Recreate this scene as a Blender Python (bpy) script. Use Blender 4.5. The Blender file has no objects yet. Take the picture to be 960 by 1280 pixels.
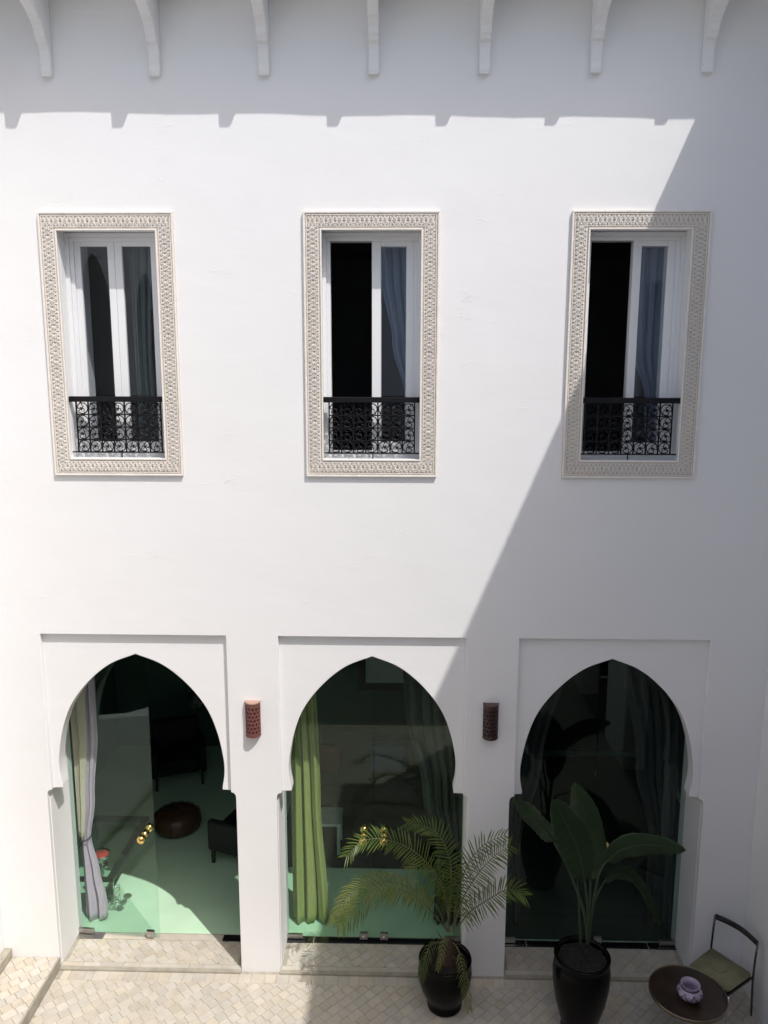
import bpy, bmesh, math, random
from mathutils import Vector, Matrix
R = math.radians
random.seed(7)
scn = bpy.context.scene
COL = scn.collection

# ------------------------------------------------------------------ camera
cam_d = bpy.data.cameras.new("camera")
cam = bpy.data.objects.new("camera", cam_d); COL.objects.link(cam); scn.camera = cam
cam.location = (0.2896, -7.3212, 6.1231)
YAW, PITCH, ROLL = -0.02423, 0.17311, -0.0020
cam.rotation_euler = (Matrix.Rotation(-YAW, 4, 'Z') @ Matrix.Rotation(R(90) - PITCH, 4, 'X') @ Matrix.Rotation(-ROLL, 4, 'Z')).to_euler()
cam_d.sensor_fit = 'VERTICAL'; cam_d.sensor_height = 24.0
cam_d.lens = 24.0 * 1000.14 / 1280.0
cam_d.clip_start = 0.05; cam_d.clip_end = 2000
scn.render.resolution_x = 768; scn.render.resolution_y = 1024

# ------------------------------------------------------------------ light
SUN = Vector((0.408, -0.48, 1.0)).normalized()
w = bpy.data.worlds.new("World"); scn.world = w; w.use_nodes = True
nt = w.node_tree; nt.nodes.clear()
sky = nt.nodes.new('ShaderNodeTexSky'); sky.sky_type = 'NISHITA'; sky.sun_disc = False
sky.dust_density = 3.0; sky.ozone_density = .6; sky.air_density = 1.0; sky.sun_elevation = math.asin(SUN.z); sky.sun_rotation = math.atan2(SUN.x, SUN.y)
bg = nt.nodes.new('ShaderNodeBackground'); bg.inputs['Strength'].default_value = 0.15
wo = nt.nodes.new('ShaderNodeOutputWorld')
nt.links.new(sky.outputs[0], bg.inputs[0]); nt.links.new(bg.outputs[0], wo.inputs[0])
sd = bpy.data.lights.new("sun", 'SUN'); sd.energy = 3.35; sd.angle = R(0.5); sd.color = (1.0, 0.965, 0.93)
so = bpy.data.objects.new("sun", sd); COL.objects.link(so)
so.rotation_euler = SUN.to_track_quat('Z', 'Y').to_euler(); so.location = (5, -6, 14)
scn.view_settings.view_transform = 'Standard'; scn.view_settings.look = 'None'
scn.view_settings.exposure = 0.10; scn.view_settings.gamma = 1.0
scn.render.engine = 'CYCLES'
scn.cycles.max_bounces = 8; scn.cycles.diffuse_bounces = 5; scn.cycles.transparent_max_bounces = 16

# ------------------------------------------------------------------ helpers
def tag(o, label=None, cat=None, group=None, kind=None):
    if label: o['label'] = label
    if cat: o['category'] = cat
    if group: o['group'] = group
    if kind: o['kind'] = kind
    return o

def link(name, me, mat=None, parent=None, loc=None):
    o = bpy.data.objects.new(name, me); COL.objects.link(o)
    if mat is not None and me is not None and len(me.materials) == 0: me.materials.append(mat)
    if parent: o.parent = parent
    if loc is not None: o.location = loc
    return o

def empty(name, loc, label=None, cat=None, group=None, rz=0):
    o = bpy.data.objects.new(name, None); COL.objects.link(o)
    o.location = loc; o.rotation_euler = (0, 0, rz); o.empty_display_size = .2
    return tag(o, label, cat, group)

def child(name, bm, mat, parent, smooth=False, at_world=True):
    """bm is given in world axes; child keeps its parent's origin by subtracting it."""
    me = bpy.data.meshes.new(name)
    bm.normal_update(); bm.to_mesh(me); bm.free()
    if at_world and parent is not None:
        off = Vector(parent_world(parent))
        me.transform(Matrix.Translation(-off))
    if smooth:
        for p in me.polygons: p.use_smooth = True
    return link(name, me, mat, parent)

def parent_world(p):
    v = Vector((0, 0, 0))
    while p is not None:
        v += p.location; p = p.parent
    return v

def box(bm, x0, x1, y0, y1, z0, z1, bev=0, mi=0):
    vs = [bm.verts.new((x, y, z)) for x in (x0, x1) for y in (y0, y1) for z in (z0, z1)]
    fs = [(0, 1, 3, 2), (4, 6, 7, 5), (0, 4, 5, 1), (2, 3, 7, 6), (0, 2, 6, 4), (1, 5, 7, 3)]
    faces = [bm.faces.new([vs[i] for i in f]) for f in fs]
    for f in faces: f.material_index = mi
    if bev > 0:
        es = list({e for f in faces for e in f.edges})
        bmesh.ops.bevel(bm, geom=es, offset=bev, segments=2, affect='EDGES', profile=.6)
    return bm

def lathe(bm, prof, cx=0, cy=0, cz=0, n=32, mi=0, cap=True):
    rings = []
    for r, z in prof:
        if r < 1e-5: rings.append([bm.verts.new((cx, cy, cz + z))])
        else: rings.append([bm.verts.new((cx + r * math.cos(2 * math.pi * i / n), cy + r * math.sin(2 * math.pi * i / n), cz + z)) for i in range(n)])
    for a, b in zip(rings, rings[1:]):
        for i in range(n):
            j = (i + 1) % n
            if len(a) == 1 and len(b) == 1: continue
            if len(a) == 1: f = bm.faces.new((a[0], b[j], b[i]))
            elif len(b) == 1: f = bm.faces.new((a[i], a[j], b[0]))
            else: f = bm.faces.new((a[i], a[j], b[j], b[i]))
            f.material_index = mi
    return bm

def tube(bm, pts, rad, n=6, closed=False, mi=0):
    pts = [Vector(p) for p in pts]; m = len(pts)
    rr = rad if isinstance(rad, (list, tuple)) else [rad] * m
    rings = []; ref = None
    for i, p in enumerate(pts):
        if closed: t = (pts[(i + 1) % m] - pts[i - 1])
        else: t = pts[min(i + 1, m - 1)] - pts[max(i - 1, 0)]
        t.normalize()
        if ref is None:
            ref = Vector((0, 0, 1)) if abs(t.z) < .9 else Vector((1, 0, 0))
        u = (ref - t * ref.dot(t))
        if u.length < 1e-4: u = t.orthogonal()
        u.normalize(); v = t.cross(u); ref = u
        rings.append([bm.verts.new(p + (u * math.cos(2 * math.pi * k / n) + v * math.sin(2 * math.pi * k / n)) * rr[i]) for k in range(n)])
    prs = list(zip(rings, rings[1:])) + ([(rings[-1], rings[0])] if closed else [])
    for a, b in prs:
        for k in range(n):
            f = bm.faces.new((a[k], a[(k + 1) % n], b[(k + 1) % n], b[k])); f.material_index = mi
    if not closed:
        bm.faces.new(rings[0][::-1]); bm.faces.new(rings[-1])
    return bm

def prism(bm, poly, axis, a0, a1):
    """extrude 2-D polygon along axis ('x': poly=(y,z); 'y': poly=(x,z); 'z': poly=(x,y))"""
    def P(u, v, a):
        return (a, u, v) if axis == 'x' else ((u, a, v) if axis == 'y' else (u, v, a))
    A = [bm.verts.new(P(u, v, a0)) for u, v in poly]; B = [bm.verts.new(P(u, v, a1)) for u, v in poly]
    bm.faces.new(A); bm.faces.new(B[::-1])
    n = len(poly)
    for i in range(n):
        bm.faces.new((A[i], B[i], B[(i + 1) % n], A[(i + 1) % n]))
    bmesh.ops.recalc_face_normals(bm, faces=bm.faces)
    return bm

def spline(pts, n):
    pts = [Vector(p) for p in pts]; P = [2 * pts[0] - pts[1]] + pts + [2 * pts[-1] - pts[-2]]
    out = []; m = len(pts) - 1
    for k in range(n + 1):
        s = k / n * m; i = min(int(s), m - 1); t = s - i
        a, b, c, d = P[i], P[i + 1], P[i + 2], P[i + 3]
        out.append(.5 * ((2 * b) + (c - a) * t + (2 * a - 5 * b + 4 * c - d) * t * t + (3 * b - a - 3 * c + d) * t ** 3))
    return out

def slab(name, loops, y0, y1, mat, parent, bevel=.006, plane='xz'):
    """wall slab with holes: loops in (u, z); thickness y0..y1, softened plaster edges"""
    cu = bpy.data.curves.new(name, 'CURVE'); cu.dimensions = '2D'; cu.fill_mode = 'BOTH'
    for lp in loops:
        s = cu.splines.new('POLY'); s.points.add(len(lp) - 1)
        for p, (u, v) in zip(s.points, lp): p.co = (u, v, 0, 1)
        s.use_cyclic_u = True
    th = (y1 - y0)
    cu.extrude = th / 2 - bevel; cu.bevel_depth = bevel; cu.bevel_resolution = 2; cu.offset = -bevel
    tmp = bpy.data.objects.new('tmp', cu); COL.objects.link(tmp)
    dg = bpy.context.evaluated_depsgraph_get(); dg.update()
    me = bpy.data.meshes.new_from_object(tmp.evaluated_get(dg))
    bpy.data.objects.remove(tmp); bpy.data.curves.remove(cu)
    mid = (y0 + y1) / 2
    off = parent_world(parent) if parent else Vector((0, 0, 0))
    for v in me.vertices:
        u, z, d = v.co
        v.co = (Vector((u, mid - d, z)) if plane == 'xz' else Vector((mid + d, u, z))) - off
    me.name = name; me.materials.clear()
    for p in me.polygons: p.use_smooth = False
    return link(name, me, mat, parent)

def rect(u0, u1, z0, z1): return [(u0, z0), (u1, z0), (u1, z1), (u0, z1)]

# ------------------------------------------------------------------ materials
def newmat(name):
    m = bpy.data.materials.new(name); m.use_nodes = True
    n = m.node_tree.nodes; b = n['Principled BSDF']
    return m, m.node_tree, n, b

def mat(name, col, rough=.5, metal=0, var=.0, scale=6, bump=0, bscale=40, col2=None, spec=None, coat=0, randobj=0, island=False, sheen=0):
    m, t, n, b = newmat(name)
    b.inputs['Roughness'].default_value = rough; b.inputs['Metallic'].default_value = metal
    if spec is not None: b.inputs['Specular IOR Level'].default_value = spec
    if coat: b.inputs['Coat Weight'].default_value = coat
    if sheen: b.inputs['Sheen Weight'].default_value = sheen
    tc = n.new('ShaderNodeTexCoord')
    nz = n.new('ShaderNodeTexNoise'); nz.inputs['Scale'].default_value = scale; nz.inputs['Detail'].default_value = 6
    t.links.new(tc.outputs['Object'], nz.inputs['Vector'])
    c2 = col2 or tuple(c * (1 - var) for c in col)
    mx = n.new('ShaderNodeMix'); mx.data_type = 'RGBA'
    mx.inputs['A'].default_value = (*col, 1); mx.inputs['B'].default_value = (*c2, 1)
    rmp = n.new('ShaderNodeMapRange'); rmp.inputs['From Min'].default_value = .35; rmp.inputs['From Max'].default_value = .7
    t.links.new(nz.outputs['Fac'], rmp.inputs['Value']); t.links.new(rmp.outputs[0], mx.inputs['Factor'])
    out = mx.outputs['Result']
    if randobj:
        hs = n.new('ShaderNodeHueSaturation')
        if island: src = n.new('ShaderNodeNewGeometry').outputs['Random Per Island']
        else: src = n.new('ShaderNodeObjectInfo').outputs['Random']
        mr = n.new('ShaderNodeMapRange'); mr.inputs['To Min'].default_value = 1 - randobj; mr.inputs['To Max'].default_value = 1 + randobj
        t.links.new(src, mr.inputs['Value']); t.links.new(mr.outputs[0], hs.inputs['Value'])
        mul = n.new('ShaderNodeMath'); mul.operation = 'MULTIPLY'; mul.inputs[1].default_value = 7.31
        fr = n.new('ShaderNodeMath'); fr.operation = 'FRACT'
        mr2 = n.new('ShaderNodeMapRange'); mr2.inputs['To Min'].default_value = .75; mr2.inputs['To Max'].default_value = 1.2
        t.links.new(src, mul.inputs[0]); t.links.new(mul.outputs[0], fr.inputs[0]); t.links.new(fr.outputs[0], mr2.inputs['Value'])
        t.links.new(mr2.outputs[0], hs.inputs['Saturation'])
        t.links.new(out, hs.inputs['Color']); out = hs.outputs[0]
    t.links.new(out, b.inputs['Base Color'])
    if bump:
        n2 = n.new('ShaderNodeTexNoise'); n2.inputs['Scale'].default_value = bscale; n2.inputs['Detail'].default_value = 8
        t.links.new(tc.outputs['Object'], n2.inputs['Vector'])
        bp = n.new('ShaderNodeBump'); bp.inputs['Strength'].default_value = bump; bp.inputs['Distance'].default_value = .01
        t.links.new(n2.outputs['Fac'], bp.inputs['Height']); t.links.new(bp.outputs[0], b.inputs['Normal'])
    return m

def plaster_mat():
    m, t, n, b = newmat('white_plaster')
    b.inputs['Roughness'].default_value = .75; b.inputs['Specular IOR Level'].default_value = .25
    tc = n.new('ShaderNodeTexCoord')
    def noise(s, d=5, r=.55, dist=0, src=None):
        k = n.new('ShaderNodeTexNoise'); k.inputs['Scale'].default_value = s; k.inputs['Detail'].default_value = d
        k.inputs['Roughness'].default_value = r; k.inputs['Distortion'].default_value = dist
        t.links.new(src or tc.outputs['Object'], k.inputs['Vector']); return k
    def mth(op, a, b_=None, v=None):
        k = n.new('ShaderNodeMath'); k.operation = op
        t.links.new(a, k.inputs[0])
        if b_ is not None: t.links.new(b_, k.inputs[1])
        if v is not None: k.inputs[1].default_value = v
        return k.outputs[0]
    mp = n.new('ShaderNodeMapping'); mp.inputs['Scale'].default_value = (.6, .6, 1.6)
    t.links.new(tc.outputs['Object'], mp.inputs['Vector'])
    big = noise(.7, 3, .5); cl = noise(1.3, 4, .55, .4, mp.outputs[0]); mid = noise(4.5, 5, .6, .6, mp.outputs[0]); fine = noise(70, 4, .6)
    # sparse trowel scuffs and pits
    sc = noise(15, 8, .7, 1.2, mp.outputs[0]); mask = noise(1.9, 3, .5)
    msk = n.new('ShaderNodeMapRange'); msk.inputs['From Min'].default_value = .55; msk.inputs['From Max'].default_value = .66
    t.links.new(mask.outputs['Fac'], msk.inputs['Value'])
    scr = n.new('ShaderNodeMapRange'); scr.inputs['From Min'].default_value = .56; scr.inputs['From Max'].default_value = .66
    t.links.new(sc.outputs['Fac'], scr.inputs['Value'])
    scm = mth('MULTIPLY', scr.outputs[0], msk.outputs[0])
    h = mth('MULTIPLY', big.outputs['Fac'], v=1.1)
    h = mth('ADD', h, mth('MULTIPLY', mid.outputs['Fac'], v=.15))
    h = mth('ADD', h, mth('MULTIPLY', fine.outputs['Fac'], v=.018))
    h = mth('ADD', h, mth('MULTIPLY', scm, v=.11))
    bp = n.new('ShaderNodeBump'); bp.inputs['Strength'].default_value = .55; bp.inputs['Distance'].default_value = .025
    t.links.new(h, bp.inputs['Height']); t.links.new(bp.outputs[0], b.inputs['Normal'])
    mx = n.new('ShaderNodeMix'); mx.data_type = 'RGBA'
    mx.inputs['A'].default_value = (.835, .835, .84, 1); mx.inputs['B'].default_value = (.805, .80, .79, 1)
    t.links.new(cl.outputs['Fac'], mx.inputs['Factor'])
    t.links.new(mx.outputs['Result'], b.inputs['Base Color'])
    return m

def glass_mat(name, tint, refl=.045, gcol=(.84, 1, .92)):
    m = bpy.data.materials.new(name); m.use_nodes = True
    t = m.node_tree; n = t.nodes; n.clear()
    out = n.new('ShaderNodeOutputMaterial'); tr = n.new('ShaderNodeBsdfTransparent'); gl = n.new('ShaderNodeBsdfGlossy')
    tr.inputs['Color'].default_value = (*tint, 1); gl.inputs['Roughness'].default_value = .0; gl.inputs['Color'].default_value = (*gcol, 1)
    lw = n.new('ShaderNodeLayerWeight'); lw.inputs['Blend'].default_value = .5
    p = n.new('ShaderNodeMath'); p.operation = 'POWER'; p.inputs[1].default_value = 5
    ma = n.new('ShaderNodeMath'); ma.operation = 'MULTIPLY_ADD'; ma.inputs[1].default_value = 1 - refl; ma.inputs[2].default_value = refl
    mix = n.new('ShaderNodeMixShader')
    t.links.new(lw.outputs['Facing'], p.inputs[0]); t.links.new(p.outputs[0], ma.inputs[0])
    t.links.new(ma.outputs[0], mix.inputs[0]); t.links.new(tr.outputs[0], mix.inputs[1]); t.links.new(gl.outputs[0], mix.inputs[2])
    t.links.new(mix.outputs[0], out.inputs[0])
    return m

def leaf_mat(name, col, col2, rough=.4, trans=.25, scale=9):
    m, t, n, b = newmat(name)
    tc = n.new('ShaderNodeTexCoord'); nz = n.new('ShaderNodeTexNoise'); nz.inputs['Scale'].default_value = scale
    t.links.new(tc.outputs['Object'], nz.inputs['Vector'])
    mx = n.new('ShaderNodeMix'); mx.data_type = 'RGBA'
    mx.inputs['A'].default_value = (*col, 1); mx.inputs['B'].default_value = (*col2, 1)
    mr = n.new('ShaderNodeMapRange'); mr.inputs['From Min'].default_value = .35; mr.inputs['From Max'].default_value = .7
    t.links.new(nz.outputs['Fac'], mr.inputs['Value']); t.links.new(mr.outputs[0], mx.inputs['Factor'])
    t.links.new(mx.outputs['Result'], b.inputs['Base Color']); b.inputs['Roughness'].default_value = rough
    tl = n.new('ShaderNodeBsdfTranslucent'); t.links.new(mx.outputs['Result'], tl.inputs['Color'])
    ms = n.new('ShaderNodeMixShader'); ms.inputs[0].default_value = trans
    t.links.new(b.outputs[0], ms.inputs[1]); t.links.new(tl.outputs[0], ms.inputs[2])
    t.links.new(ms.outputs[0], n['Material Output'].inputs['Surface'])
    return m

def paving_mat():
    m, t, n, b = newmat('far_paving')
    tc = n.new('ShaderNodeTexCoord'); mp = n.new('ShaderNodeMapping'); mp.inputs['Rotation'].default_value = (0, 0, R(45))
    br = n.new('ShaderNodeTexBrick'); br.inputs['Scale'].default_value = 1.0
    br.inputs['Brick Width'].default_value = .1; br.inputs['Row Height'].default_value = .1; br.inputs['Mortar Size'].default_value = .003
    br.inputs['Color1'].default_value = (.50, .455, .375, 1); br.inputs['Color2'].default_value = (.42, .37, .29, 1); br.inputs['Mortar'].default_value = (.27, .24, .19, 1)
    t.links.new(tc.outputs['Object'], mp.inputs['Vector']); t.links.new(mp.outputs[0], br.inputs['Vector'])
    t.links.new(br.outputs['Color'], b.inputs['Base Color']); b.inputs['Roughness'].default_value = .6
    return m

PL = plaster_mat()
TILE = mat('terracotta_cream_tile', (.55, .505, .43), .45, var=.10, scale=9, bump=.2, bscale=45, col2=(.485, .435, .36), randobj=.075)
TILES = mat('terracotta_cream_tile_joined', (.55, .505, .43), .45, var=.10, scale=9, bump=.2, bscale=45, col2=(.485, .435, .36), randobj=.075, island=True)
GROUT = mat('grout', (.42, .385, .32), .9, var=.3, scale=20, bump=.3)
PAVE = paving_mat()
STONE = mat('step_stone', (.40, .37, .30), .55, var=.25, scale=9, bump=.2)
CARVE = mat('carved_stucco', (.84, .80, .74), .8, var=.08, scale=12, bump=.15, bscale=120)
CARVEB = mat('recess_shade_stucco', (.66, .57, .49), .9, var=.15, scale=18, bump=.2, bscale=90)  # shade in the carving's recesses put into the darker ground colour
WHITE = mat('white_paint', (.78, .79, .80), .4, var=.03, scale=3)
IRON = mat('black_iron', (.006, .0065, .009), .5, var=.3, scale=20, spec=.25)
GLASSD = glass_mat('green_door_glass', (.90, .963, .937), .03)
GLASSW = glass_mat('window_glass', (.86, .88, .90), .032, (.9, .95, 1))
GOLD = mat('polished_brass', (.90, .62, .22), .12, 1)
STEEL = mat('brushed_steel', (.55, .53, .50), .3, 1, var=.1, scale=30)
DSTEEL = mat('dark_floor_plate', (.12, .12, .13), .12, .9, var=.1)
MINT = mat('mint_polished_floor', (.56, .78, .56), .3, var=.14, scale=1.4, bump=.05, bscale=3)
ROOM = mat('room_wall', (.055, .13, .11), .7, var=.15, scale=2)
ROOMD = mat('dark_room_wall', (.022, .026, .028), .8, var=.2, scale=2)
DOT = mat('dark_upholstery', (.006, .0065, .008), .8, var=.3, scale=8)
TERRA = mat('lamp_terracotta', (.175, .062, .052), .7, var=.25, scale=25, bump=.2)
TERRAP = mat('lamp_terracotta_cap', (.42, .27, .21), .7, var=.12, scale=25)
HOLE = mat('lamp_inside', (.02, .012, .01), .9)
POT = mat('black_glazed_pot', (.002, .002, .0023), .25, var=.3, scale=9, spec=.18, bump=.12, bscale=14)
SOIL = mat('dry_soil', (.02, .016, .012), .95, var=.5, scale=30, bump=.8, bscale=60)
PALMG = leaf_mat('palm_leaflet', (.085, .145, .028), (.16, .21, .045), .4, .45)
PALMY = leaf_mat('dry_and_sunlit_leaflet', (.27, .27, .08), (.15, .21, .045), .5, .4)  # dry fronds; its yellow-green also paints sunlight on one left frond
STEMG = mat('palm_stem', (.15, .15, .06), .5, var=.4, scale=14)
HUSK = mat('palm_husk', (.09, .065, .04), .9, var=.5, scale=25, bump=.6)
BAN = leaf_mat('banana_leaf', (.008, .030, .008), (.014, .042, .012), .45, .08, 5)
BANM = mat('banana_midrib', (.035, .06, .028), .5, var=.2)
LILAC = mat('lilac_curtain', (.64, .48, .62), .85, var=.08, scale=30, sheen=.2)
BEIGE = mat('beige_curtain', (.74, .60, .50), .9, var=.08, scale=30)
GREENC = mat('olive_green_curtain', (.37, .40, .14), .9, var=.10, scale=60, bump=.3, bscale=200)
DARKC = mat('dark_grey_green_curtain', (.045, .055, .045), .9, var=.2, scale=20)
CHARC = mat('charcoal_curtain', (.035, .037, .04), .9, var=.2, scale=20)
BLUEC = mat('blue_grey_curtain', (.46, .52, .62), .85, var=.1, scale=20)
GREYC = mat('grey_green_curtain', (.16, .20, .19), .85, var=.1, scale=20)
CORD = mat('curtain_cord', (.05, .045, .07), .7)
LEATH = mat('brown_leather', (.075, .033, .016), .42, var=.3, scale=6, bump=.2)
RED = mat('red_enamel', (.5, .05, .045), .25)
CHROME = mat('chrome', (.75, .76, .77), .1, 1)
OLIVE = mat('olive_seat_pad', (.29, .275, .16), .85, var=.25, scale=10, bump=.4, bscale=70)
BROWNT = mat('dark_lacquered_wood', (.045, .026, .017), .3, var=.5, scale=7)
VASEM = mat('lilac_glazed_ceramic', (.46, .38, .52), .22, var=.3, scale=12, coat=.4)
VASED = mat('dark_silver_band', (.09, .075, .09), .35, .4, var=.4, scale=40)
BLUE = mat('blue_cushion', (.03, .09, .22), .8, var=.2)
REDC = mat('oxblood_cushion', (.16, .035, .03), .8, var=.2)
GREYP = mat('pale_grey_print', (.45, .52, .48), .7, var=.2, scale=3)
WOODK = mat('dark_wood', (.03, .024, .02), .4, var=.4, scale=10)

# ------------------------------------------------------------------ ground
bm = bmesh.new(); box(bm, -300, 300, -300, 300, -.6, -.05)
o = child('ground', bm, mat('ground_earth', (.25, .22, .18), .9, var=.2, scale=.5), None); tag(o, kind='structure')
bm = bmesh.new(); box(bm, -3.83, 3.755, -7.6, -1.12, -.05, 0.0)
o = child('courtyard_paving', bm, PAVE, None); tag(o, kind='structure')
bm = bmesh.new(); box(bm, -3.25, 3.755, -1.12, 0.0, -.05, -.006)
floor = child('courtyard_floor', bm, GROUT, None); tag(floor, kind='structure')

def clip_poly(poly, x0, x1, y0, y1):
    def cut(ps, f, ins):
        out = []
        for i in range(len(ps)):
            a, b = ps[i - 1], ps[i]
            if ins(b):
                if not ins(a): out.append(f(a, b))
                out.append(b)
            elif ins(a): out.append(f(a, b))
        return out
    def X(c): return lambda a, b: (c, a[1] + (b[1] - a[1]) * (c - a[0]) / (b[0] - a[0]))
    def Y(c): return lambda a, b: (a[0] + (b[0] - a[0]) * (c - a[1]) / (b[1] - a[1]), c)
    for f, ins in ((X(x0), lambda p: p[0] >= x0), (X(x1), lambda p: p[0] <= x1), (Y(y0), lambda p: p[1] >= y0), (Y(y1), lambda p: p[1] <= y1)):
        if len(poly) < 3: return []
        poly = cut(poly, f, ins)
    return poly

def area(p):
    return abs(sum(p[i - 1][0] * p[i][1] - p[i][0] * p[i - 1][1] for i in range(len(p)))) / 2

def diag_tiles(x0, x1, y0, y1, s, rng):
    """45 degree running-bond tiles clipped to a rectangle -> list of (cx, cy, polygon)"""
    out = []; g = .0022; c = math.sqrt(.5)
    cx, cy = (x0 + x1) / 2, (y0 + y1) / 2; n = int((x1 - x0 + y1 - y0) / s) + 3
    for r in range(-n, n):
        u = -n * s + rng.uniform(0, s)
        while u < n * s:
            L = s * rng.choice((1, 1, 1, 1.0, 1.45)) * rng.uniform(.97, 1.03)
            q = [(u + g, r * s + g), (u + L - g, r * s + g), (u + L - g, (r + 1) * s - g), (u + g, (r + 1) * s - g)]
            q = [(a + rng.uniform(-.0015, .0015), b + rng.uniform(-.0015, .0015)) for a, b in q]
            q = [(cx + (a - b) * c, cy + (a + b) * c) for a, b in q]
            q = clip_poly(q, x0, x1, y0, y1)
            if len(q) >= 3 and area(q) > .0006: out.append(q)
            u += L
    return out

def tile_bm(bm, poly, ztop, zbot, rng, tilt=.0012):
    cx = sum(p[0] for p in poly) / len(poly); cy = sum(p[1] for p in poly) / len(poly)
    a, b, dz = rng.uniform(-tilt, tilt) * 12, rng.uniform(-tilt, tilt) * 12, rng.uniform(-.001, .001)
    ins = .96
    zt = lambda p: ztop + dz + (p[0] - cx) * a + (p[1] - cy) * b
    T = [bm.verts.new((cx + (p[0] - cx) * ins, cy + (p[1] - cy) * ins, zt(p))) for p in poly]
    S = [bm.verts.new((p[0], p[1], zt(p) - .0025)) for p in poly]
    B = [bm.verts.new((p[0], p[1], zbot)) for p in poly]
    bm.faces.new(T); n = len(poly)
    for i in range(n):
        j = (i + 1) % n
        bm.faces.new((S[i], S[j], T[j], T[i])); bm.faces.new((B[i], B[j], S[j], S[i]))
    bmesh.ops.recalc_face_normals(bm, faces=bm.faces)

def lay(tiles, ztop, zbot, parent, limit, seed=1):
    rng = random.Random(seed)
    for q in tiles[:limit]:
        bm = bmesh.new(); tile_bm(bm, q, ztop, zbot, rng); child('tile', bm, TILE, parent)
    if len(tiles) > limit:
        bm = bmesh.new()
        for q in tiles[limit:]:
            b2 = bmesh.new(); tile_bm(b2, q, ztop, zbot, rng)
            me = bpy.data.meshes.new('t'); b2.to_mesh(me); b2.free(); bm.from_mesh(me); bpy.data.meshes.remove(me)
        tag(child('small_tiles', bm, TILES, parent), kind='stuff')

rng = random.Random(3)
ft = diag_tiles(-3.245, 3.75, -1.12, -.17, .098, rng)
x = -3.2
while x < 3.7:                                           # straight border course along the facade
    L = rng.uniform(.085, .16); ft.append([(x + .002, -.167), (min(x + L, 3.75) - .002, -.167), (min(x + L, 3.75) - .002, -.045), (x + .002, -.045)]); x += L
def vis(q):
    cx = sum(p[0] for p in q) / len(q); cy = sum(p[1] for p in q) / len(q)
    return (0 if cy > -.82 else 1, -area(q) * (1 if cy > -.82 else 0))
ft.sort(key=vis)
lay(ft, 0.0, -.02, floor, 300)

# steps climbing to the left wing
bm = bmesh.new(); box(bm, -3.83, -3.262, -7.5, 0, -.04, .112); box(bm, -3.262, -3.25, -7.5, 0, -.04, .118)
st = child('left_step', bm, STONE, None); tag(st, kind='structure')
lay(diag_tiles(-3.745, -3.266, -1.3, -.004, .098, random.Random(5)), .120, .10, st, 300)
bm = bmesh.new(); box(bm, -3.83, -3.75, -7.5, -.001, .112, .215, .004)
child('upper_curb', bm, STONE, st)

# ------------------------------------------------------------------ facade
ZR = 3.626; WX = (-2.343, -.003, 2.337); AX = (-2.307, 0.0, 2.307)
ZT, ZB = 9.9, 0.0
FAC = empty('riad_facade', (0, 0, 0), 'tall white plaster courtyard house front with three carved windows above three pointed arches', 'building')
half = [(0, 3.415), (.25, 3.31), (.47, 3.125), (.65, 2.885), (.75, 2.63), (.805, 2.35), (.812, 2.18), (.79, 2.03)]
hs = spline([(a, 0, b) for a, b in half], 40); hs = [(p.x, p.z) for p in hs]
def arch_loop(c):
    right = [(.79, 2.0), (.90, 1.995), (.935, 1.98), (.95, 1.945), (.95, 1.90), (.944, 1.885), (.944, -.02)]
    k = 1.04 if c > 2 else 1.022
    r = [(a * k, b) for a, b in hs] + [(.79 * k, 2.0)] + right[1:]
    return [(c + a, b) for a, b in r] + [(c - a, b) for a, b in reversed(r[1:])]
def recess_loop(c):
    r = [(.902, ZR), (.902, 2.0), (.93, 1.992), (.945, 1.97), (.95, 1.93), (.95, -.02)]
    return [(c + a, b) for a, b in r] + [(c - a, b) for a, b in reversed(r)]
def subdiv_outer(x0, x1, z0, z1): return rect(x0, x1, z0, z1)
wh = [rect(c - .45, c + .45, 5.32, 7.36) for c in WX]
outer = rect(-3.95, 3.9, -.05, ZT)
# outer loops that reach below the ground become notches: build pier outline as one loop
def with_notches(x0, x1, z0, z1, notches):
    pts = [(x0, z0)]
    for nl in notches:
        k = sorted(nl, key=lambda p: p[0])
        # notch loop given right->top->left in order; walk left foot up, over, down the right foot
        pts += nl
    pts += [(x1, z0), (x1, z1), (x0, z1)]
    return pts
def left_to_right_arch(c):
    l = arch_loop(c)          # apex, right side down ... , left side up
    n = len(hs) + 7
    right = l[:n]; left = l[n:]
    return left + right
def left_to_right_recess(c):
    l = recess_loop(c); return l[6:] + l[:6]
zf = -.02
slab('front_wall', [with_notches(-3.95, 3.9, zf, ZT, [left_to_right_recess(c) for c in AX])] + wh, 0, .05, PL, FAC, .006)
slab('arch_wall', [with_notches(-3.95, 3.9, zf, ZT, [left_to_right_arch(c) for c in AX])] + wh, .0505, .20, PL, FAC, .006)
def jn(c): return [(c - .947, zf), (c - .947, 3.62), (c + .947, 3.62), (c + .947, zf)]
slab('inner_wall', [with_notches(-3.95, 3.9, zf, ZT, [jn(c) for c in AX])] + [rect(c - .41, c + .41, 5.36, 7.33) for c in WX], .2005, .60, PL, FAC, .004)

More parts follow.
